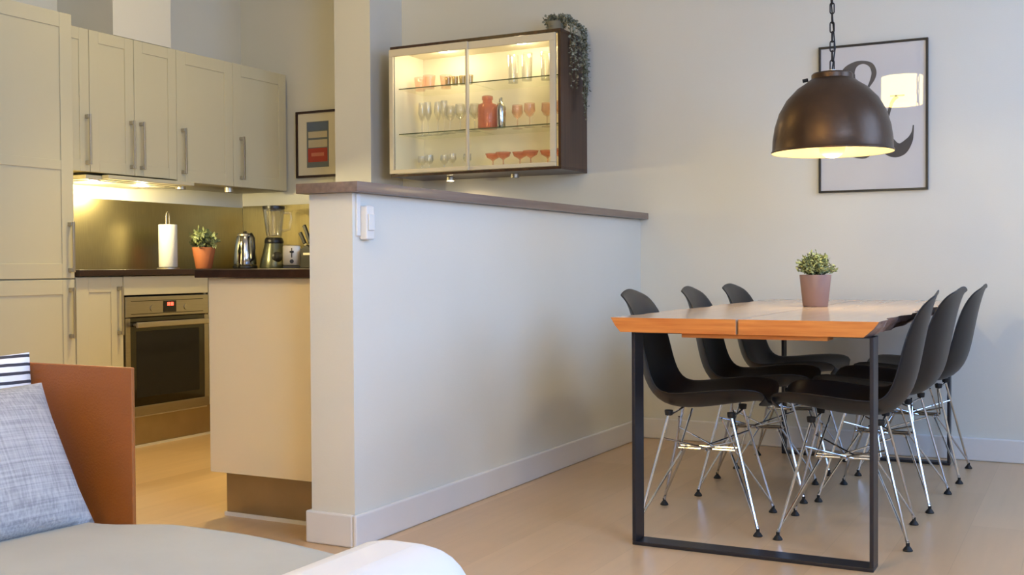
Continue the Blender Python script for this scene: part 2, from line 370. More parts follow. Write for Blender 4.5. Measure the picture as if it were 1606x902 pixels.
# peninsula
pe = thing('peninsula_cabinet', 'cream-white peninsula cabinet with plain end panel and steel plinth beside the half wall', 'cabinet')
box('end_panel', PANEL, -2.885, -2.337, 3.12, 3.138, .170, .882, pe, bevel=.001)
box('carcass', DOORM, -2.865, -2.337, 3.14, YB - .003, .170, .882, pe)
for i in range(3):
    ya = 3.142 + i * .62
    dd = MB().box(-2.885, -2.867, ya, ya + .615, .172, .88).build('door', DOORM, pe, bevel=.002)
    MB().box(-2.912, -2.904, ya + .54, ya + .552, .6, .83).box(-2.905, -2.885, ya + .538, ya + .554, .6, .616).box(-2.905, -2.885, ya + .538, ya + .554, .814, .83).build('handle', SATIN, dd)
w = MB().box(-2.857, -2.337, 3.175, 3.185, .014, .168).box(-2.857, -2.847, 3.185, 5.5, .014, .168); w.build('plinth', KICK, pe)
w = MB().box(-2.863, -2.337, 3.168, 3.175, 0, .014).box(-2.863, -2.857, 3.175, 5.5, 0, .014); w.build('floor_strip', TRIM, pe)
# worktop, U-shaped
w = MB(); z0, z1 = .884, .914
w.box(XL + .002, -4.272, 3.752, YB - .002, z0, z1); w.box(-4.272, -3.899, 4.97, YB - .002, z0, z1); w.box(-3.899, -3.646, 4.97, 5.268, z0, z1); w.box(-3.646, -2.925, 4.97, YB - .002, z0, z1); w.box(-2.925, PW - .002, 3.09, YB - .002, z0, z1)
tag(w.build('worktop', WORK, bevel=.002), 'dark brown wooden worktop running around the kitchen and onto the peninsula', 'worktop')
# splashback
sb = thing('splashback', 'brushed steel splashback around the kitchen corner above the worktop', 'splashback')
MB().box(XL + .001, XL + .007, 3.752, YB - .009, .915, 1.305).build('steel_panel', SPLASH, sb)
MB().box(XL + .008, -3.899, YB - .008, YB - .001, .915, 1.315).build('steel_panel', SPLASH, sb)
MB().box(-3.646, PW - .002, YB - .008, YB - .001, .915, 1.16).build('steel_panel', SPLASH, sb)
# wall cabinets
XU = -4.47
HZ = (1.442, 1.690)
uc = thing('wall_cabinet', 'narrow white wall cabinet half hidden behind the tall cabinet, handle on its right', 'cabinet')
box('carcass', DOORM, XL + .002, XU - .0215, 3.752, 3.998, 1.41, 2.115, uc)
handle(XU, 3.978, *HZ, shaker(uc, XU, 3.752, 4.0, 1.405, 2.12, fr=.06))
uc = thing('wall_cabinet', 'white double-door wall cabinet directly above the lit extractor hood', 'cabinet')
box('carcass', DOORM, XL + .002, XU - .0215, 4.002, 4.598, 1.41, 2.115, uc)
handle(XU, 4.268, *HZ, shaker(uc, XU, 4.0, 4.295, 1.405, 2.12, fr=.06)); handle(XU, 4.336, *HZ, shaker(uc, XU, 4.295, 4.60, 1.405, 2.12, fr=.06))
uc = thing('wall_cabinet', 'white double-door wall cabinet in the kitchen corner, beside the framed picture', 'cabinet')
box('carcass', DOORM, XL + .002, XU - .0215, 4.602, 5.54, 1.395, 2.115, uc)
handle(XU, 4.640, *HZ, shaker(uc, XU, 4.60, 5.055, 1.395, 2.12, fr=.07)); handle(XU, 5.115, *HZ, shaker(uc, XU, 5.055, 5.54, 1.395, 2.12, fr=.07))
for yy, xx in ((4.78, -4.62), (5.10, -4.55)):
    w = MB().cyl((xx, yy, 1.394), (xx, yy, 1.368), .028, 20)
    w.build('puck_light', SATIN, uc, smooth=30)
hd = thing('extractor_hood', 'slim white extractor hood under the wall cabinet with bright lamps below', 'hood')
w = MB().box(XL + .01, XU - .022, 3.99, 4.66, 1.372, 1.394); w.build('body', DOORM, hd, bevel=.003)
w = MB().box(XU - .021, XU + .03, 4.09, 4.70, 1.376, 1.397); w.build('front_lip', DOORM, hd, bevel=.004)
box('grease_filter', SATIN, XL + .06, XU - .06, 4.05, 4.60, 1.369, 1.3718, hd)
box('slide_switch', PLAST, XU - .05, XU - .028, 4.03, 4.09, 1.3685, 1.3715, hd)
for yy in (4.14, 4.48):
    MB().cyl((-4.60, yy, 1.368), (-4.60, yy, 1.3655), .026, 20).build('hood_lamp', HOODL, hd)
light('hood_light_a', 'POINT', (-4.64, 4.17, 1.345), 21, (1, .84, .44), shadow_soft_size=.02)
light('hood_light_b', 'POINT', (-4.62, 4.48, 1.345), 7, (1, .84, .44), shadow_soft_size=.02)
# warm lamp of the kitchen ceiling (out of view above) and reflector lamp
kl = thing('ceiling_lamp', 'flush round glass ceiling lamp over the kitchen floor', 'lamp', (-3.5, 4.05, ZC - .001))
MB().lathe([(.15, 0), (.155, -.03), (.0, -.03)], 32).build('lamp_base', TRIM, kl, smooth=40)
MB().lathe([(.145, -.031), (.13, -.07), (.07, -.095), (.001, -.10)], 32).build('glass_bowl', emis('bowl_glow', (1, .80, .50, 1), 3), kl, smooth=True)
light('kitchen_ceiling_light', 'SPOT', (-3.5, 4.05, ZC - .13), 140, (1, .77, .30), shadow_soft_size=.10, spot_size=1.5, spot_blend=1.0, aim=(-3.35, 3.9, 0))
light('kitchen_ceiling_glow', 'POINT', (-3.5, 4.05, ZC - .25), 9, (1, .78, .26), shadow_soft_size=.12)

Z = .9155
# --- things on the worktop
t = thing('paper_towel_holder', 'white paper towel roll on an upright wire-loop holder on the worktop', 'towel holder', (-4.70, 4.757, Z))
MB().lathe([(.0, 0), (.062, 0), (.062, .008), (0, .010)], 28).build('base', SATIN, t, smooth=40)
MB().tube([(0, -.012, .01), (0, -.012, .30), (0, -.009, .318), (0, 0, .326), (0, .009, .318), (0, .012, .30), (0, .012, .01)], .0035, 8).build('wire_loop', SATIN, t, smooth=True)
MB().lathe([(.018, .011), (.050, .011), (.052, .014), (.052, .250), (.050, .254), (.018, .254), (.018, .011)], 32).build('paper_roll', PAPERR, t, smooth=40)

def foliage(rad, h, n, seed, leaf=.011, trail=None, low=0):
    """small two-triangle folded leaves in a dome, one mesh"""
    rnd = random.Random(seed); bm = bmesh.new(); st = MB()
    for i in range(n // 9):
        a = rnd.uniform(0, 2 * PI); el = rnd.uniform(.15, 1.45); rr = rad * rnd.uniform(.7, 1.05)
        tip = Vector((math.cos(a) * math.cos(el) * rr, math.sin(a) * math.cos(el) * rr, low + math.sin(el) * h * rnd.uniform(.75, 1.05)))
        root = Vector((tip.x * .25, tip.y * .25, 0)); mid = (root + tip) / 2 + Vector((0, 0, h * .12))
        st.tube([root, mid, tip], .0012, 4, caps=False)
        for k in range(9):
            f = .35 + .65 * k / 8; p = (root * (1 - f) ** 2 + mid * 2 * f * (1 - f) + tip * f * f)
            d = Vector((rnd.gauss(0, 1), rnd.gauss(0, 1), rnd.gauss(.5, .8))).normalized(); s = d.cross(Vector((rnd.gauss(0, 1), rnd.gauss(0, 1), 1))).normalized(); nn = d.cross(s)
            L = leaf * rnd.uniform(.7, 1.3); wv = L * .36
            v = [bm.verts.new(q) for q in (p, p + d * L * .5 + s * wv + nn * wv * .3, p + d * L * 1.05, p + d * L * .5 - s * wv + nn * wv * .3)]
            bm.faces.new((v[0], v[1], v[2])); bm.faces.new((v[0], v[2], v[3]))
    m = MB(); m.bm.free(); m.bm = bm
    return m, st
def pot_plant(name, label, loc, r0, r1, h, potm, frad, fh, n, seed, leafm, leaf):
    t = thing(name, label, 'plant', loc)
    MB().lathe([(0, .002), (r0 - .003, .0), (r0, .003), (r1, h - .002), (r1 - .001, h), (r1 - .005, h), (r1 - .007, h - .012), (0, h - .012)], 36).build('pot', potm, t, smooth=40)
    MB().lathe([(r1 - .0065, h - .014), (.03, h - .006), (0, h - .004)], 20).build('soil', SOIL, t, smooth=True)
    m, st = foliage(frad, fh, n, seed, leaf, low=.005)
    for bm in (m.bm, st.bm): bmesh.ops.translate(bm, verts=bm.verts[:], vec=(0, 0, h - .008))
    m.build('foliage', leafm, t, kind='stuff'); st.build('stem', STEM, t, kind='stuff'); return t
pot_plant('potted_plant', 'small leafy plant in an orange terracotta pot on the kitchen worktop', (-4.62, 4.96, Z), .046, .068, .125, TERRA, .115, .115, 560, 3, LEAF2, .026)
pot_plant('potted_plant', 'small bushy plant in a mauve-brown pot standing on the dining table', (-.990, 4.53, .7505), .049, .062, .128, MAUVE, .085, .092, 1500, 5, LEAF2, .0125)

# kettle
t = thing('kettle', 'stainless steel electric kettle with black handle on the worktop corner', 'kettle', (-4.56, 5.25, Z), -.35)
MB().lathe([(0, 0), (.072, 0), (.074, .006), (.070, .018), (.05, .020), (0, .020)], 32).build('power_base', PLAST, t, smooth=40)
MB().lathe([(.0, .022), (.068, .022), (.070, .03), (.068, .07), (.060, .14), (.050, .190), (.046, .196), (.0, .196)], 36).build('body', CHROME, t, smooth=40)
l = MB().lathe([(.046, .197), (.044, .207), (.03, .214), (0, .216)], 32).build('lid', SATIN, t, smooth=True)
MB().lathe([(0, .216), (.010, .216), (.012, .224), (0, .227)], 16).build('lid_knob', PLAST, l, smooth=True)
MB().tube([(.038, 0, .196), (.075, 0, .205), (.098, 0, .180), (.104, 0, .12), (.096, 0, .06), (.069, 0, .045)], [.009, .010, .011, .011, .010, .008], 10).build('handle', PLAST, t, smooth=True)
MB().tube([(-.045, 0, .155), (-.064, 0, .180), (-.076, 0, .193)], [.018, .014, .010], 12).build('spout', CHROME, t, smooth=True)
# blender
t = thing('blender', 'kitchen blender with clear jug and dark lid beside the steel kettle', 'blender', (-4.415, 5.345, Z), .66)
MB().lathe([(0, 0), (.085, 0), (.088, .01), (.078, .06), (.060, .13), (.055, .150), (0, .150)], 32).build('motor_base', mat('pewter', S(110, 112, 92), .3, .7), t, smooth=40)
b_ = MB().lathe([(0, 0), (.030, 0), (.032, .012), (.024, .018), (0, .018)], 24); bmesh.ops.rotate(b_.bm, verts=b_.bm.verts[:], matrix=Matrix.Rotation(PI / 2, 3, 'X')); bmesh.ops.translate(b_.bm, verts=b_.bm.verts[:], vec=(.02, -.066, .068))
b_.build('dial', PLAST, t, smooth=40)
MB().lathe([(.056, .151), (.058, .160), (.054, .178), (.048, .186), (0, .187)], 32).build('collar', PLAST, t, smooth=40)
MB().lathe([(.044, .188), (.048, .20), (.060, .30), (.066, .358), (.063, .358), (.057, .30), (.045, .20), (.0, .195)], 28).build('jug', CLEAR, t, smooth=40)
MB().tube([(.060, -.005, .335), (.100, -.01, .335), (.104, -.01, .30), (.092, -.01, .235), (.052, -.005, .225)], .008, 10).build('jug_handle', CLEAR, t, smooth=True)
l = MB().lathe([(0, .350), (.060, .350), (.062, .359), (.068, .360), (.068, .376), (.035, .380), (0, .380)], 28).build('lid', PLAST, t, smooth=40)
# toaster
t = thing('toaster', 'small polished steel toaster seen end-on between blender and knife block', 'toaster', (-4.235, 5.29, Z), .66)
MB().box(-.052, .052, -.12, .12, .014, .135, .012).build('body', SATIN, t, smooth=30)
MB().box(-.050, .050, -.118, .118, 0, .0135).build('base', PLAST, t, bevel=.003)
for sx in (-.022, .022): MB().box(sx - .010, sx + .010, -.085, .085, .1355, .137).build('bread_slot', DARK, t)
MB().box(-.003, .003, -.1225, -.1205, .062, .118).build('lever_slot', DARK, t)
MB().box(-.012, .012, -.136, -.1228, .090, .102, .003).build('lever', PLAST, t)
MB().cyl((0, -.1205, .040), (0, -.130, .040), .012, 18).build('browning_knob', PLAST, t, smooth=30)
# knife block with knives
t = thing('knife_block', 'black slanted knife block at the end of the worktop by the half wall', 'knife block', (-3.990, 5.20, Z), 0)
pts = [(-.075, -.05, 0), (.055, -.05, 0), (.055, -.05, .085), (-.03, -.05, .135), (-.075, -.05, .11)]
MB().poly(pts, (0, .10, 0)).build('block', PLAST, t, bevel=.004)
box('front_band', SATIN, -.048, .056, -.056, -.0505, .075, .088, t)
for i, (dx, dy, ln, ang, lab) in enumerate(((-.056, -.02, .085, -.50, 'lowest black-handled knife leaning left out of the knife block'), (-.038, .01, .13, -.42, 'tallest black-handled knife in the knife block'), (-.012, -.03, .10, -.38, 'black-handled knife at the right in the knife block, beside the half wall'))):
    k = thing('kitchen_knife', lab, 'knife', (-3.990 + dx, 5.20 + dy, Z + .132), 0, 'knives in the block'); k.rotation_euler = (0, ang, 0)
    MB().box(-.010, .010, -.007, .007, .012, ln, .004).build('handle', PLAST, k)
    MB().box(-.008, .008, -.001, .001, -.03, .0115).build('blade', CHROME, k)

# framed kitchen picture
pf = thing('framed_picture', 'small dark-framed picture with blue-grey and red print on the kitchen wall', 'picture', (-4.43, YB - .001, 1.478))
def frame(parent, w, h, t, m, depth=.02):
    b = MB().box(0, w, -depth, 0, 0, t).box(0, w, -depth, 0, h - t, h).box(0, t, -depth, 0, t, h - t).box(w - t, w, -depth, 0, t, h - t)
    return b.build('frame', m, parent, bevel=.001)
frame(pf, .40, .412, .014, mat('dark_brown_frame', S(52, 28, 18), .35))
box('passepartout', MATB, .014, .386, -.012, -.002, .014, .398, pf)
art = box('print', ARTG, .082, .25, -.0135, -.0125, .062, .345, pf)
box('colour_band', ARTB, .088, .244, -.0143, -.0137, .290, .340, art)
box('colour_band', ARTC, .095, .240, -.0143, -.0137, .245, .283, art)
box('colour_band', ARTC, .095, .240, -.0143, -.0137, .185, .232, art)
box('colour_band', ARTR, .092, .240, -.0143, -.0137, .095, .180, art)
box('colour_band', ARTP, .118, .215, -.0150, -.0145, .130, .152, art)

# ------------------------------------------------------------------ display cabinet
CX0, CX1, CY0, CZ0, CZ1 = -3.508, -2.452, 5.262, 1.424, 2.152
dc = thing('display_cabinet', 'wall-hung rosewood display cabinet with lit glass sliding doors and glassware', 'cabinet')
yb = YB - .002
box('top_panel', ROSE, CX0, CX1, CY0, yb, CZ1 - .016, CZ1, dc, bevel=.001)
box('bottom_panel', ROSE, CX0, CX1, CY0, yb, CZ0, CZ0 + .014, dc, bevel=.001)
for a in ((CX0, CX0 + .014), (CX1 - .016, CX1)): box('side_panel', ROSE, a[0], a[1], CY0, yb, CZ0 + .0145, CZ1 - .0165, dc, bevel=.001)
box('back_panel', CREAM, CX0 + .0145, CX1 - .0165, yb - .010, yb, CZ0 + .0145, CZ1 - .0165, dc)
w = MB().box(CX0 + .0146, CX0 + .018, CY0 + .02, yb - .011, CZ0 + .018, CZ1 - .021).box(CX1 - .0205, CX1 - .0168, CY0 + .02, yb - .011, CZ0 + .018, CZ1 - .021)
w.box(CX0 + .0146, CX1 - .0168, CY0 + .02, yb - .011, CZ0 + .0146, CZ0 + .018).box(CX0 + .0146, CX1 - .0168, CY0 + .02, yb - .011, CZ1 - .0205, CZ1 - .0167); w.build('lining', CREAM, dc)
def sdoor(x0, x1, y, sl, sr):
    z0, z1 = CZ0 + .016, CZ1 - .018
    f = MB().box(x0, x1, y, y + .014, z0, z0 + .022).box(x0, x1, y, y + .014, z1 - .040, z1).box(x0, x0 + sl, y, y + .014, z0 + .022, z1 - .04).box(x1 - sr, x1, y, y + .014, z0 + .022, z1 - .04)
    f = f.build('sliding_door', DOORFR, dc, bevel=.002)
    box('pane', PANE, x0 + sl, x1 - sr, y + .005, y + .009, z0 + .022, z1 - .04, f)
sdoor(CX0 + .002, -3.000, CY0 - .016, .026, .012); sdoor(-3.022, CX1 - .030, CY0 - .0015, .018, .034)
for zz in (1.918, 1.664):
    for (a, b) in ((CX0 + .025, -3.02), (-3.018, CX1 - .024)):
        s = box('glass_shelf', SHELFG, a, b, CY0 + .05, yb - .014, zz, zz + .006, dc)
        box('shelf_edge', SHELFE, a, b, CY0 + .0485, CY0 + .0499, zz, zz + .006, s)
for xx in (-3.235, -2.755):
    MB().cyl((xx, 5.395, 2.131), (xx, 5.395, 2.124), .032, 20).build('led_spot', LED, dc, smooth=30)
    light('cabinet_led', 'POINT', (xx, 5.395, 2.105), 1.9, (1, .84, .54), shadow_soft_size=.035)
for xx, e in ((-3.225, 1), (-2.815, 0)):
    o = MB().cyl((xx, 5.44, CZ0 - .0005), (xx, 5.44, CZ0 - .020), .024, 20).build('under_light', SATIN, dc, smooth=30)
    MB().cyl((xx, 5.44, CZ0 - .0205), (xx, 5.44, CZ0 - .022), .019, 20).build('light_lens', LED if e else CLEAR, o)
light('under_cabinet_light', 'SPOT', (-3.225, 5.44, CZ0 - .035), 3.0, (1, .74, .42), spot_size=2.6, spot_blend=.8, shadow_soft_size=.02, aim=(-3.1, 5.5, .9))

# glassware: profiles (r, z)
def stem(rb, rs, hs, rbowl, hb, rtop):
    return [(0, 0), (rb, 0), (rb, .002), (.006, .006), (rs, .012), (rs, hs), (rbowl * .6, hs + hb * .15), (rbowl, hs + hb * .45), (rtop, hs + hb), (rtop - .0015, hs + hb), (rbowl - .002, hs + hb * .45), (0, hs + hb * .06)]
def tumbler(r0, r1, h): return [(0, 0), (r0, 0), (r1, h), (r1 - .002, h), (r0 - .002, .006), (0, .006)]
def glassware(kind, prof, m, spots, z, labels, cat, group, n=20):
    first = None
    for (x, y), lab in zip(spots, labels):
        if first is None:
            first = MB().lathe(prof, n).build(kind, m, None, smooth=40); o = first
        else: o = first.copy(); COL.objects.link(o)
        o.location = (x, y, z); tag(o, lab, cat, group)
ORD = ['leftmost', 'second from left', 'third from left', 'fourth from left', 'fifth from left', 'sixth from left', 'seventh from left', 'eighth from left']
def row(n, what): return [ORD[i] + ' of the ' + what if i < n - 1 else 'rightmost of the ' + what for i in range(n)]
def line(x0, x1, n, y, jit=.0): return [(x0 + (x1 - x0) * i / (n - 1), y + jit * (-1) ** i) for i in range(n)]
z1_, z2_, z3_ = 1.9245, 1.6705, CZ0 + .0185
glassware('tumbler', tumbler(.028, .036, .075), PINK, line(-3.42, -3.25, 3, 5.42, .02), z1_, row(3, 'pale pink tumblers on the top left shelf'), 'glass', 'pink tumblers on the top left shelf')
glassware('shot_glass', tumbler(.016, .020, .050), GILT, line(-3.195, -3.055, 4, 5.37), z1_, row(4, 'gold-patterned shot glasses on the top left shelf'), 'glass', 'gilt shot glasses')
glassware('champagne_flute', stem(.028, .003, .08, .022, .11, .018), CLEAR, line(-3.43, -3.27, 4, 5.46, .01), z2_, row(4, 'tall clear flutes on the middle left shelf'), 'glass', 'clear flutes on the middle left shelf')
glassware('wine_glass', stem(.032, .0035, .07, .034, .085, .026), CLEAR, line(-3.22, -3.06, 3, 5.42, .012), z2_, row(3, 'clear wine glasses on the middle left shelf'), 'glass', 'clear wine glasses on the middle left shelf')
glassware('liqueur_glass', stem(.026, .003, .055, .024, .055, .022), CLEAR, line(-3.42, -3.12, 5, 5.43, .02), z3_, row(5, 'short-stemmed clear glasses on the cabinet floor at left'), 'glass', 'short-stemmed glasses at bottom left')
glassware('highball_glass', tumbler(.027, .032, .15), CLEAR, line(-2.83, -2.53, 4, 5.44, .015), z1_, row(4, 'tall clear highball glasses on the top right shelf'), 'glass', 'highball glasses on the top right shelf')
glassware('wine_glass', stem(.030, .003, .055, .032, .075, .029), PINK, line(-2.80, -2.53, 4, 5.43, .015), z2_, row(4, 'pink-bowled wine glasses on the middle right shelf'), 'glass', 'pink wine glasses on the middle right shelf')
glassware('coupe_glass', [(0, 0), (.03, 0), (.03, .002), (.006, .006), (.003, .012), (.003, .058), (.012, .066), (.034, .078), (.043, .100), (.041, .100), (.032, .080), (0, .069)], PINKD, line(-2.95, -2.53, 6, 5.42, .018), z3_, row(6, 'salmon-pink coupe glasses on the cabinet floor at right'), 'glass', 'pink coupes at bottom right')
t = thing('carafe', 'salmon-pink ribbed glass jar with short neck on the middle right shelf', 'jar', (-2.945, 5.37, z2_))
c = MB(); prof = [(0, 0), (.052, 0), (.056, .006), (.056, .118), (.050, .134), (.028, .142), (.026, .158), (.031, .160), (.031, .172), (.028, .172), (.023, .158), (.025, .140), (.048, .130), (.053, .116), (.053, .008), (0, .006)]
c.lathe(prof, 32)
for v in c.bm.verts:
    rr = math.hypot(v.co.x, v.co.y)
    if rr > .04:
        a = math.atan2(v.co.y, v.co.x); k = 1 - .05 * (math.cos(a * 8) < 0); v.co.x *= k; v.co.y *= k
c.build('jar_body', PINKD, t, smooth=40); MB().lathe([(0, .1725), (.029, .1725), (.031, .178), (.02, .182), (0, .183)], 24).build('stopper', PINKD, t, smooth=True)
t = thing('cocktail_shaker', 'slim silver cocktail shaker beside the pink glass jar in the cabinet', 'shaker', (-2.862, 5.37, z2_))
MB().lathe([(0, 0), (.022, 0), (.026, .01), (.028, .10), (.026, .115), (0, .115)], 24).build('body', CHROME, t, smooth=40)
MB().lathe([(.026, .1155), (.018, .135), (.010, .142), (.010, .160), (.008, .166), (0, .167)], 24).build('cap', CHROME, t, smooth=40)

# hanging plant on display cabinet
t = thing('trailing_plant', 'grey-green trailing plant spilling over the right end of the display cabinet', 'plant', (-2.545, 5.40, CZ1 + .001))
MB().lathe([(0, 0), (.038, 0), (.052, .062), (.048, .062), (.040, .05), (0, .05)], 24).build('pot', mat('pale_green_pot', S(150, 140, 112), .6), t, smooth=40)
rnd = random.Random(11); lf = bmesh.new(); st = MB()
def leaf_at(p, L):
    d = Vector((rnd.gauss(0, 1), rnd.gauss(0, 1), rnd.gauss(-.2, .8))).normalized(); s = d.cross(Vector((rnd.gauss(0, 1), rnd.gauss(0, 1), 1))).normalized(); nn = d.cross(s); L *= rnd.uniform(.7, 1.3); wv = L * .4
    v = [lf.verts.new(q) for q in (p, p + d * L * .5 + s * wv + nn * wv * .4, p + d * L, p + d * L * .5 - s * wv + nn * wv * .4)]
    lf.faces.new((v[0], v[1], v[2])); lf.faces.new((v[0], v[2], v[3]))
strands = []
for k in range(46):       # mound
    a = rnd.uniform(0, 2 * PI); r = rnd.uniform(.02, .075)
    strands.append(([Vector((0, 0, .05)), Vector((math.cos(a) * r * .6, math.sin(a) * r * .6, .09)), Vector((math.cos(a) * r, math.sin(a) * r, rnd.uniform(.02, .100)))], 18))
for k in range(17):       # trailing over the side
    ys = rnd.uniform(-.075, .125); ln = (.40 if ys > .03 else .30) * rnd.uniform(.55, 1.0) if k % 3 else rnd.uniform(.1, .2)
    x1 = .108 + rnd.uniform(0, .028)
    strands.append(([Vector((0, ys * .2, .055)), Vector((.06, ys * .6, .085)), Vector((x1 - .008, ys * .9, .03)), Vector((x1, ys, -.06)), Vector((x1 + rnd.uniform(-.006, .004), ys + .01, -.06 - ln * .5)), Vector((x1, ys + rnd.uniform(-.01, .02), -.06 - ln))], int(16 + ln * 130)))
for pts, n in strands:
    st.tube(pts, .0012, 4, caps=False); tot = len(pts) - 1
    for i in range(n):
        f = (i + 1) / n * tot * .9999; j = int(f); p = pts[j].lerp(pts[j + 1], f - j) + Vector((rnd.uniform(0, .008), rnd.gauss(0, .005), rnd.gauss(0, .004)))
        if p.x < .097 and p.z < .004: continue
        leaf_at(p, .017)
m_ = MB(); m_.bm.free(); m_.bm = lf; m_.build('foliage', LEAFG, t, kind='stuff'); st.build('stem', STEM, t, kind='stuff')

# ------------------------------------------------------------------ big poster
ps = thing('framed_poster', 'large thin black-framed poster with a dark ampersand on the dining room wall', 'picture', (-1.203, YB - .001, 1.270))
PWD, PHT = .508, .715
frame(ps, PWD, PHT, .010, FRAMEB, .022)
paper = box('print', PAPER, .0105, PWD - .0105, -.014, -.002, .0105, PHT - .0105, ps)
def up(px, py):     # picture units: photo pixels inside the frame to poster metres
    return ((px - 1285.5) / 170.0 * PWD, PHT - (py - 67.5) / 232.5 * PHT)
def stroke(b, pts, n=14):
    """variable-width calligraphic stroke through (px, py, width px)"""
    P = []
    ext = [pts[0]] + list(pts) + [pts[-1]]
    for i in range(1, len(ext) - 2):
        for k in range(n):
            t_ = k / n; q = []
            for c in range(3):
                p0, p1, p2, p3 = ext[i - 1][c], ext[i][c], ext[i + 1][c], ext[i + 2][c]
                q.append(.5 * (2 * p1 + (p2 - p0) * t_ + (2 * p0 - 5 * p1 + 4 * p2 - p3) * t_ ** 2 + (3 * p1 - p0 - 3 * p2 + p3) * t_ ** 3))
            P.append(q)
    P.append(list(pts[-1])); L_, R_ = [], []
    for i, (x, y, wd) in enumerate(P):
        a = P[max(i - 1, 0)]; c = P[min(i + 1, len(P) - 1)]; dx, dy = c[0] - a[0], c[1] - a[1]; l = math.hypot(dx, dy) or 1
        for lst, sg in ((L_, 1), (R_, -1)):
            u, v = up(x - dy / l * wd / 2 * sg, y + dx / l * wd / 2 * sg); lst.append(b.bm.verts.new((u, -.0146, v)))
    for i in range(len(P) - 1): b.bm.faces.new((L_[i], L_[i + 1], R_[i + 1], R_[i]))
b = MB()
stroke(b, [(1364, 137, 3), (1371, 124, 7), (1373, 113, 8), (1368, 102, 7), (1356, 97, 5), (1343, 100, 10), (1333, 112, 22), (1335, 128, 22), (1350, 152, 22), (1366, 182, 24), (1384, 214, 26), (1400, 234, 25), (1415, 236, 20), (1427, 224, 11), (1432, 212, 4), (1433.5, 200, 2)])
stroke(b, [(1364, 137, 3), (1350, 148, 4), (1332, 162, 8), (1320, 182, 20), (1318, 205, 24), (1328, 228, 18), (1350, 243, 9), (1368, 240, 5), (1388, 205, 4), (1400, 165, 5), (1409, 154, 6)])
u0, v0 = up(1398, 152); u1, v1 = up(1420, 154)
b.box(u0, u1, -.0146, -.0144, v1, v0)
bmesh.ops.remove_doubles(b.bm, verts=b.bm.verts[:], dist=1e-7)
b.build('ampersand', INK, ps, label='dark grey printed ampersand')

# drum lamp over the living room (seen as a reflection in the poster glass)
t = thing('drum_lamp', 'white drum-shade ceiling lamp over the living room, mirrored in the poster glass', 'lamp', (-1.48, 1.0, 2.30))
MB().lathe([(.17, 0), (.17, .24), (.168, .24), (.168, 0), (.17, 0)], 40).build('lamp_shade', SHADE, t, smooth=40)
MB().cyl((0, 0, .10), (0, 0, ZC - 2.302), .006, 8).build('rod', IRON, t, smooth=30)
MB().lathe([(0, .09), (.03, .09), (.035, .12), (.02, .15), (0, .15)], 16).build('bulb', BULB, t, smooth=True)

t = thing('added_floor_lamp', 'added floor lamp with cone shade, unseen behind the camera', 'lamp', (-.55, -1.1, 0))  # added out of view, gives low warm light on camera-facing surfaces
MB().lathe([(0, 0), (.14, 0), (.14, .015), (.02, .025), (0, .025)], 28).build('base', IRON, t, smooth=40)
MB().cyl((0, 0, .026), (0, 0, 1.42), .011, 10).build('pole', IRON, t, smooth=40)
MB().lathe([(.21, 1.30), (.13, 1.56), (.128, 1.56), (.208, 1.30), (.21, 1.30)], 36).build('lamp_shade', emis('shade_glow_low', (1, .78, .45, 1), 3), t, smooth=40)
light('added_warm_light', 'POINT', (-.55, -1.1, 1.50), 85, (1, .78, .33), shadow_soft_size=.16)

# ------------------------------------------------------------------ dining table
dt = thing('dining_table', 'long two-slab pine dining table with bark edges on flat black steel frames', 'table')
TY0, TY1, TZ = 3.39, 5.47, .75
def slab(x0, x1, bark):
    bm = bmesh.new(); rnd = random.Random(int(x0 * 100)); N = 40; th = .047; rows = []
    for i in range(N + 1):
        y = TY0 + (TY1 - TY0) * i / N
        j = .012 * math.sin(i * .5 + x0) + .007 * math.sin(i * 1.7) if 0 < i < N else 0
        jb = .010 * math.sin(i * 1.1 + 2) + .006 * math.sin(i * 2.9)
        if bark < 0: q = [(x0 + j, TZ), (x1, TZ), (x1, TZ - th), (x0 + .028 + jb * .6, TZ - th), (x0 + .012 + j + jb * .4, TZ - th * .55)]
        else: q = [(x0, TZ), (x1 - j, TZ), (x1 - .012 - j - jb * .4, TZ - th * .45), (x1 - .040 - jb * .6, TZ - th), (x0, TZ - th)]
        rows.append([bm.verts.new((a, y, b)) for a, b in q])
    for A, B in zip(rows, rows[1:]):
        for k in range(5):
            f = bm.faces.new((A[k], A[(k + 1) % 5], B[(k + 1) % 5], B[k]))
            if (bark < 0 and k in (3, 4)) or (bark > 0 and k in (1, 2)): f.material_index = 2
    f = bm.faces.new(rows[0]); f.material_index = 1; f = bm.faces.new(rows[-1][::-1]); f.material_index = 1
    m = MB(); m.bm.free(); m.bm = bm
    return m.build('table_slab', [PINE, PINEE, BARK], dt)
slab(-1.404, -.9855, -1); slab(-.9775, -.556, 1)
box('cross_batten', PINEE, -1.17, -.71, 3.415, 3.50, TZ - .062, TZ - .0475, dt, bevel=.002)
box('cross_batten', PINE, -1.26, -.70, 5.36, 5.44, TZ - .062, TZ - .0475, dt, bevel=.002)
def legframe(y0, y1):
    xa, xb, zt, t_ = -1.345, -.578, .7025, .012
    w = MB().box(xa, xa + t_, y0, y1, t_, zt).box(xb - t_, xb, y0, y1, t_, zt).box(xa, xb, y0, y1, 0.0, t_).box(xa, xb, y0, y1, zt - .004, zt)
    return w.build('leg_frame', BLACKST, dt, bevel=.004)
legframe(3.425, 3.505); legframe(5.405, 5.465)

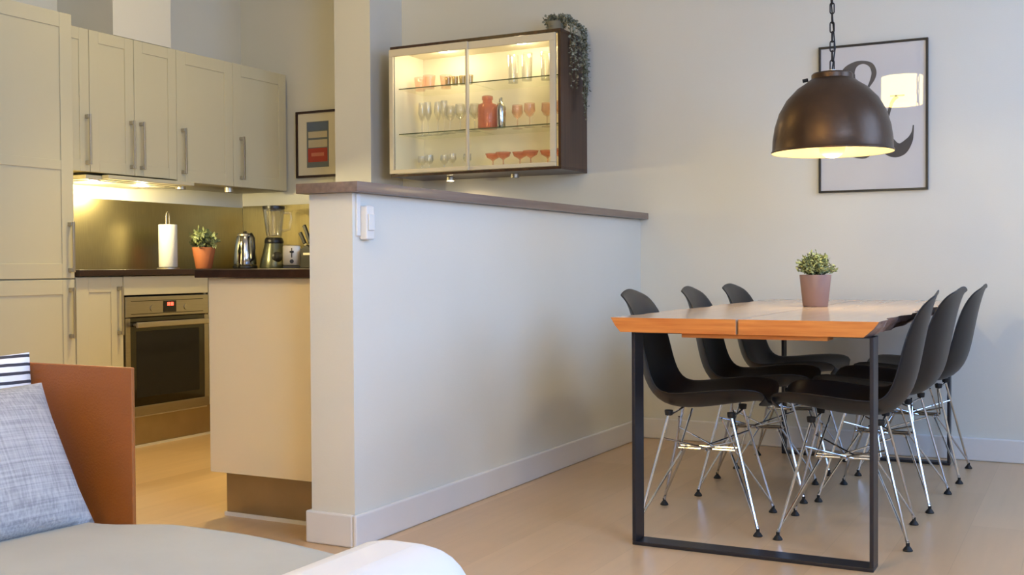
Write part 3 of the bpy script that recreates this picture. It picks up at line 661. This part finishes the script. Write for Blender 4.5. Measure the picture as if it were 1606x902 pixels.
# ------------------------------------------------------------------ shell chairs
def shell():
    prof = [(.233, .428, .155), (.242, .435, .178), (.237, .444, .198), (.206, .448, .215), (.142, .440, .230), (.062, .426, .236), (-.015, .414, .234), (-.085, .411, .230), (-.140, .422, .224), (-.184, .456, .217), (-.212, .505, .212), (-.228, .565, .208), (-.240, .63, .205), (-.251, .69, .200), (-.263, .745, .190), (-.275, .790, .180), (-.284, .818, .166), (-.291, .834, .146)]
    lifts = [.010, .020, .036, .052, .062, .070, .072, .070, .066, .062, .060, .058, .056, .050, .040, .026, .014, .006]
    NU = 17; bm = bmesh.new(); rows = []
    n = len(prof)
    for i, (x, z, w) in enumerate(prof):
        a = prof[max(i - 1, 0)]; c = prof[min(i + 1, n - 1)]; tx, tz = c[0] - a[0], c[1] - a[1]; l = math.hypot(tx, tz); nx, nz = tz / l, -tx / l
        row_ = []
        for k in range(NU):
            u = -1 + 2 * k / (NU - 1); e = abs(u) ** 2.6 * lifts[i]
            back = -(.035, .028, .012)[i] * u * u if i < 3 else 0
            up_ = -.022 * abs(u) ** 2.0 * (i - (n - 4)) / 3 if i > n - 4 else 0
            if i < 2: nx, nz = 0, 1
            row_.append(bm.verts.new((x + nx * e + back, u * w, z + nz * e + up_)))
        rows.append(row_)
    for A, B in zip(rows, rows[1:]):
        for k in range(NU - 1): bm.faces.new((A[k], A[k + 1], B[k + 1], B[k]))
    m = MB(); m.bm.free(); m.bm = bm; return m
def make_chair(label, group):
    t = thing('shell_chair', label, 'chair', (0, 0, 0), 0, group)
    s = shell().build('seat_shell', SHELL, t, smooth=80, solid=.006, sub=1)
    FX0, FX1, FY = -.205, .205, .195
    mt = {}
    for sx in (-1, 1):
        for sy in (-1, 1):
            foot = Vector((FX1 if sx > 0 else FX0, sy * FY, .018)); top = Vector((.105 if sx > 0 else -.115, sy * .125, .392))
            mid = Vector((.085 * sx, sy * .028, .258))
            w = MB().tube([foot, top], .0052, 8).tube([foot + Vector((0, 0, .012)), mid], .0042, 8)
            other = Vector((mid.x * .55, sy * .028, .236))
            kn = top.lerp(foot, .22) + Vector((-.0 * sx, -.0, 0))
            w.tube([Vector((top.x - sx * .035, sy * .118, .385)), Vector((mid.x + .02 * sx, sy * .030, .260))], .0035, 8)
            w.tube([kn, Vector((-sx * .02, sy * .03, .260))], .0035, 8)
            lg = w.build('leg', CHROME, t, smooth=40)
            MB().lathe([(0, 0), (.015, 0), (.016, .003), (.010, .012), (.006, .016), (.006, .026), (0, .027)], 16, c=(foot.x, foot.y, 0)).build('foot_glide', RUBBER, lg, smooth=40)
            MB().lathe([(0, .390), (.013, .390), (.015, .402), (.015, .408), (0, .409)], 14, c=(top.x, top.y, 0)).build('shell_mount', RUBBER, lg, smooth=40)
    w = MB()
    for sy in (-1, 1): w.tube([(-.105, sy * .028, .260), (.105, sy * .028, .260)], .0045, 8)
    for xx in (-.085, .085, 0): w.tube([(xx, -.045, .255), (xx, .045, .255)], .0038, 8)
    w.build('cross_frame', CHROME, t, smooth=40)
    for sx in (-.115, .105): MB().tube([(sx, -.118, .388), (sx, .118, .388)], .004, 8).build('seat_rod', CHROME, t, smooth=40)
    return t
G = 'black shell chairs around the dining table'
ch = make_chair('black shell chair on the left side of the table, nearest the camera', G)
ch.location = (-1.232, 3.884, 0); ch.rotation_euler = (0, 0, math.radians(7))
dup(ch, (-1.212, 4.486, 0), math.radians(6), 'middle black shell chair on the left side of the table', G)
dup(ch, (-1.226, 5.115, 0), math.radians(1), 'black shell chair on the left side of the table, nearest the wall', G)
dup(ch, (-.746, 3.912, 0), PI + math.radians(5), 'black shell chair on the right side of the table, nearest the camera', G)
dup(ch, (-.728, 4.549, 0), PI - math.radians(3), 'middle black shell chair on the right side of the table', G)
dup(ch, (-.700, 5.172, 0), PI, 'black shell chair on the right side of the table, nearest the wall', G)

# ------------------------------------------------------------------ pendant lamp
pl = thing('pendant_lamp', 'large weathered bronze dome pendant lamp hanging on a chain over the table', 'lamp', (-.897, 4.40, 1.350))
R0 = .226
dome = [(R0 + .003, 0), (R0 + .004, .006), (R0, .012), (R0 * .993, .05), (R0 * .96, .10), (R0 * .885, .155), (R0 * .76, .205), (R0 * .58, .248), (R0 * .44, .268), (.088, .278), (.078, .284), (.078, .300), (.072, .306), (0, .308)]
MB().lathe(dome, 64).build('dome_shade', LAMPM, pl, smooth=40)
MB().lathe([(R0 + .002, .0005), (R0 - .004, .008), (R0 * .975, .05), (R0 * .94, .10), (R0 * .86, .152), (R0 * .73, .20), (R0 * .54, .240), (.05, .262), (0, .264)], 64).build('inner_reflector', LAMPIN, pl, smooth=True)
MB().lathe([(0, -.020), (.022, -.017), (.042, -.004), (.050, .020), (.046, .045), (.030, .075), (.020, .095), (0, .095)], 32).build('bulb', BULB, pl, smooth=True)
MB().lathe([(.021, .096), (.026, .10), (.026, .20), (.0, .20)], 20).build('lamp_socket', RUBBER, pl, smooth=40)
MB().cyl((-.086, -.028, .283), (-.105, -.034, .279), .007, 12).build('clamp_screw', RUBBER, pl, smooth=30)
MB().lathe([(0, .308), (.016, .308), (.016, .318), (0, .320)], 16).build('top_ferrule', SATIN, pl, smooth=40)
def link_mesh():
    w = MB(); L_, r = .021, .0075; pts = []
    for k in range(7): a = -PI / 2 + PI * k / 6 + PI / 2; pts.append((r * math.cos(a), 0, L_ - r + r * math.sin(a)))
    for k in range(7): a = PI + PI * k / 6; pts.append((r * math.cos(a), 0, -L_ + r + r * math.sin(a)))
    w.tube(pts, .0026, 6, closed=True); return w
first = None; zc = .336; k = 0
while 1.350 + zc < ZC - .05:
    if first is None: first = link_mesh().build('chain_link', IRON, pl, smooth=True); o = first
    else: o = first.copy(); COL.objects.link(o); o.parent = pl
    o.location = (0, 0, zc); o.rotation_euler = (0, 0, .35 + (PI / 2) * (k % 2)); zc += .0365; k += 1
MB().tube([(.0, 0, .318), (.010, .006, .40), (-.006, .006, .60), (.008, -.004, .85), (-.004, .004, 1.1), (0, 0, 1.545)], .0028, 6).build('power_cord', RUBBER, pl, smooth=True)
MB().lathe([(0, 1.515), (.05, 1.52), (.055, 1.549), (0, 1.549)], 24).build('ceiling_rose', IRON, pl, smooth=40)
light('pendant_light', 'POINT', (-.897, 4.40, 1.322), 10, (1, .80, .40), shadow_soft_size=.045)

# ------------------------------------------------------------------ sofa and cushions (foreground left)
sf = thing('sofa', 'sofa with grey seat, tan leather side panel and white rounded armrest in the foreground', 'sofa')
box('base_frame', ARMF, -2.30, -1.02, .32, 1.57, .07, .27, sf, bevel=.02)
def seat():
    bm = bmesh.new(); NX, NY = 44, 44; X0, X1, Y0, Y1 = -2.30, -1.01, .30, 1.665; g = []
    for j in range(NY + 1):
        r_ = []
        for i in range(NX + 1):
            x = X0 + (X1 - X0) * i / NX; fy = j / NY
            yend = Y1 - .085 * max(0, (x + 1.45) / .44) ** 1.4 - (.055 if x < -1.70 else .055 * max(0, 1 - (x + 1.70) / .10))
            y = Y0 + (yend - Y0) * fy
            e = min((yend - y), (y - Y0)); rad = .06
            z = .42 + .006 * math.sin(x * 7 + 1) * math.sin(y * 6) + .008 * math.exp(-((x + 1.58) ** 2) / .02) * max(0, fy - .6)
            if e < rad: z -= rad - math.sqrt(max(0, rad * rad - (rad - e) ** 2))
            ex = min(x - X0, X1 - x)
            if ex < .04: z -= .04 - math.sqrt(max(0, .0016 - (.04 - ex) ** 2))
            r_.append(bm.verts.new((x, y, z)))
        g.append(r_)
    for j in range(NY):
        for i in range(NX): bm.faces.new((g[j][i], g[j][i + 1], g[j + 1][i + 1], g[j + 1][i]))
    ring = [g[0][i] for i in range(NX + 1)] + [g[j][NX] for j in range(1, NY + 1)] + [g[NY][i] for i in range(NX - 1, -1, -1)] + [g[j][0] for j in range(NY - 1, 0, -1)]
    low = [bm.verts.new((v.co.x, v.co.y, .275)) for v in ring]
    for k in range(len(ring)): bm.faces.new((ring[k], low[k], low[(k + 1) % len(ring)], ring[(k + 1) % len(ring)]))
    bm.faces.new(low)
    m = MB(); m.bm.free(); m.bm = bm; return m
seat().build('seat_cushion', SEATF, sf, smooth=60)
MB().box(-2.34, -1.700, 1.617, 1.626, .02, .722).build('side_panel', LEATHER, sf, bevel=.002)
box('backrest', SEATF, -2.62, -2.31, .30, 1.60, .07, .70, sf, bevel=.05)
ar = MB().box(-1.000, -.775, .32, 1.425, .05, .522)
ar.build('armrest', ARMF, sf, smooth=60, bevel=.085, seg=6)
for xx in (-2.25, -.92):
    for yy in (.38, 1.35): MB().cyl((xx, yy, 0), (xx, yy, .071 if xx < -2 else .055), .022, 14).build('leg', BLACKST, sf, smooth=30)

def cushion(name, label, m, w, h, th, origin, wdir, hdir):
    """w along wdir, h along hdir, origin = middle of the lower edge"""
    bm = bmesh.new(); N = 26; top, bot = [], []
    for s, G_ in ((1, top), (-1, bot)):
        for j in range(N + 1):
            r_ = []
            for i in range(N + 1):
                u, v = -1 + 2 * i / N, -1 + 2 * j / N
                pin = 1 - .035 * (1 - u * u) * (v * v) ; pin2 = 1 - .035 * (1 - v * v) * (u * u)
                q = max(0, (1 - abs(u) ** 2.6)) ** .55 * max(0, (1 - abs(v) ** 2.6)) ** .55
                r_.append(bm.verts.new((u * w / 2 * pin2, s * (th / 2 * q + .002 * (1 if q > 0 else 0)), (v + 1) * h / 2 * pin + h / 2 * (1 - pin))))
            G_.append(r_)
        for j in range(N):
            for i in range(N): bm.faces.new((G_[j][i], G_[j][i + 1], G_[j + 1][i + 1], G_[j + 1][i]))
    bmesh.ops.remove_doubles(bm, verts=bm.verts[:], dist=1e-5)
    mm = MB(); mm.bm.free(); mm.bm = bm; o = mm.build(name, m, None, smooth=70)
    X = Vector(wdir).normalized(); Zd = Vector(hdir); Zd = (Zd - X * Zd.dot(X)).normalized(); Y = Zd.cross(X)
    o.matrix_world = Matrix.Translation(origin) @ Matrix((X, Y, Zd)).transposed().to_4x4()
    return tag(o, label, 'cushion')
cushion('cushion', 'blue-grey woven cushion leaning on the tan panel at the left of the sofa', WEAVE, .47, .31, .10, (-1.757, 1.330, .418), (.03, 1, 0), (-.56, .05, 1))
cushion('cushion', 'white cushion with dark stripes tucked behind the blue-grey cushion', STRIPE, .40, .318, .09, (-1.955, 1.415, .430), (.05, 1, 0), (-.16, .04, 1))
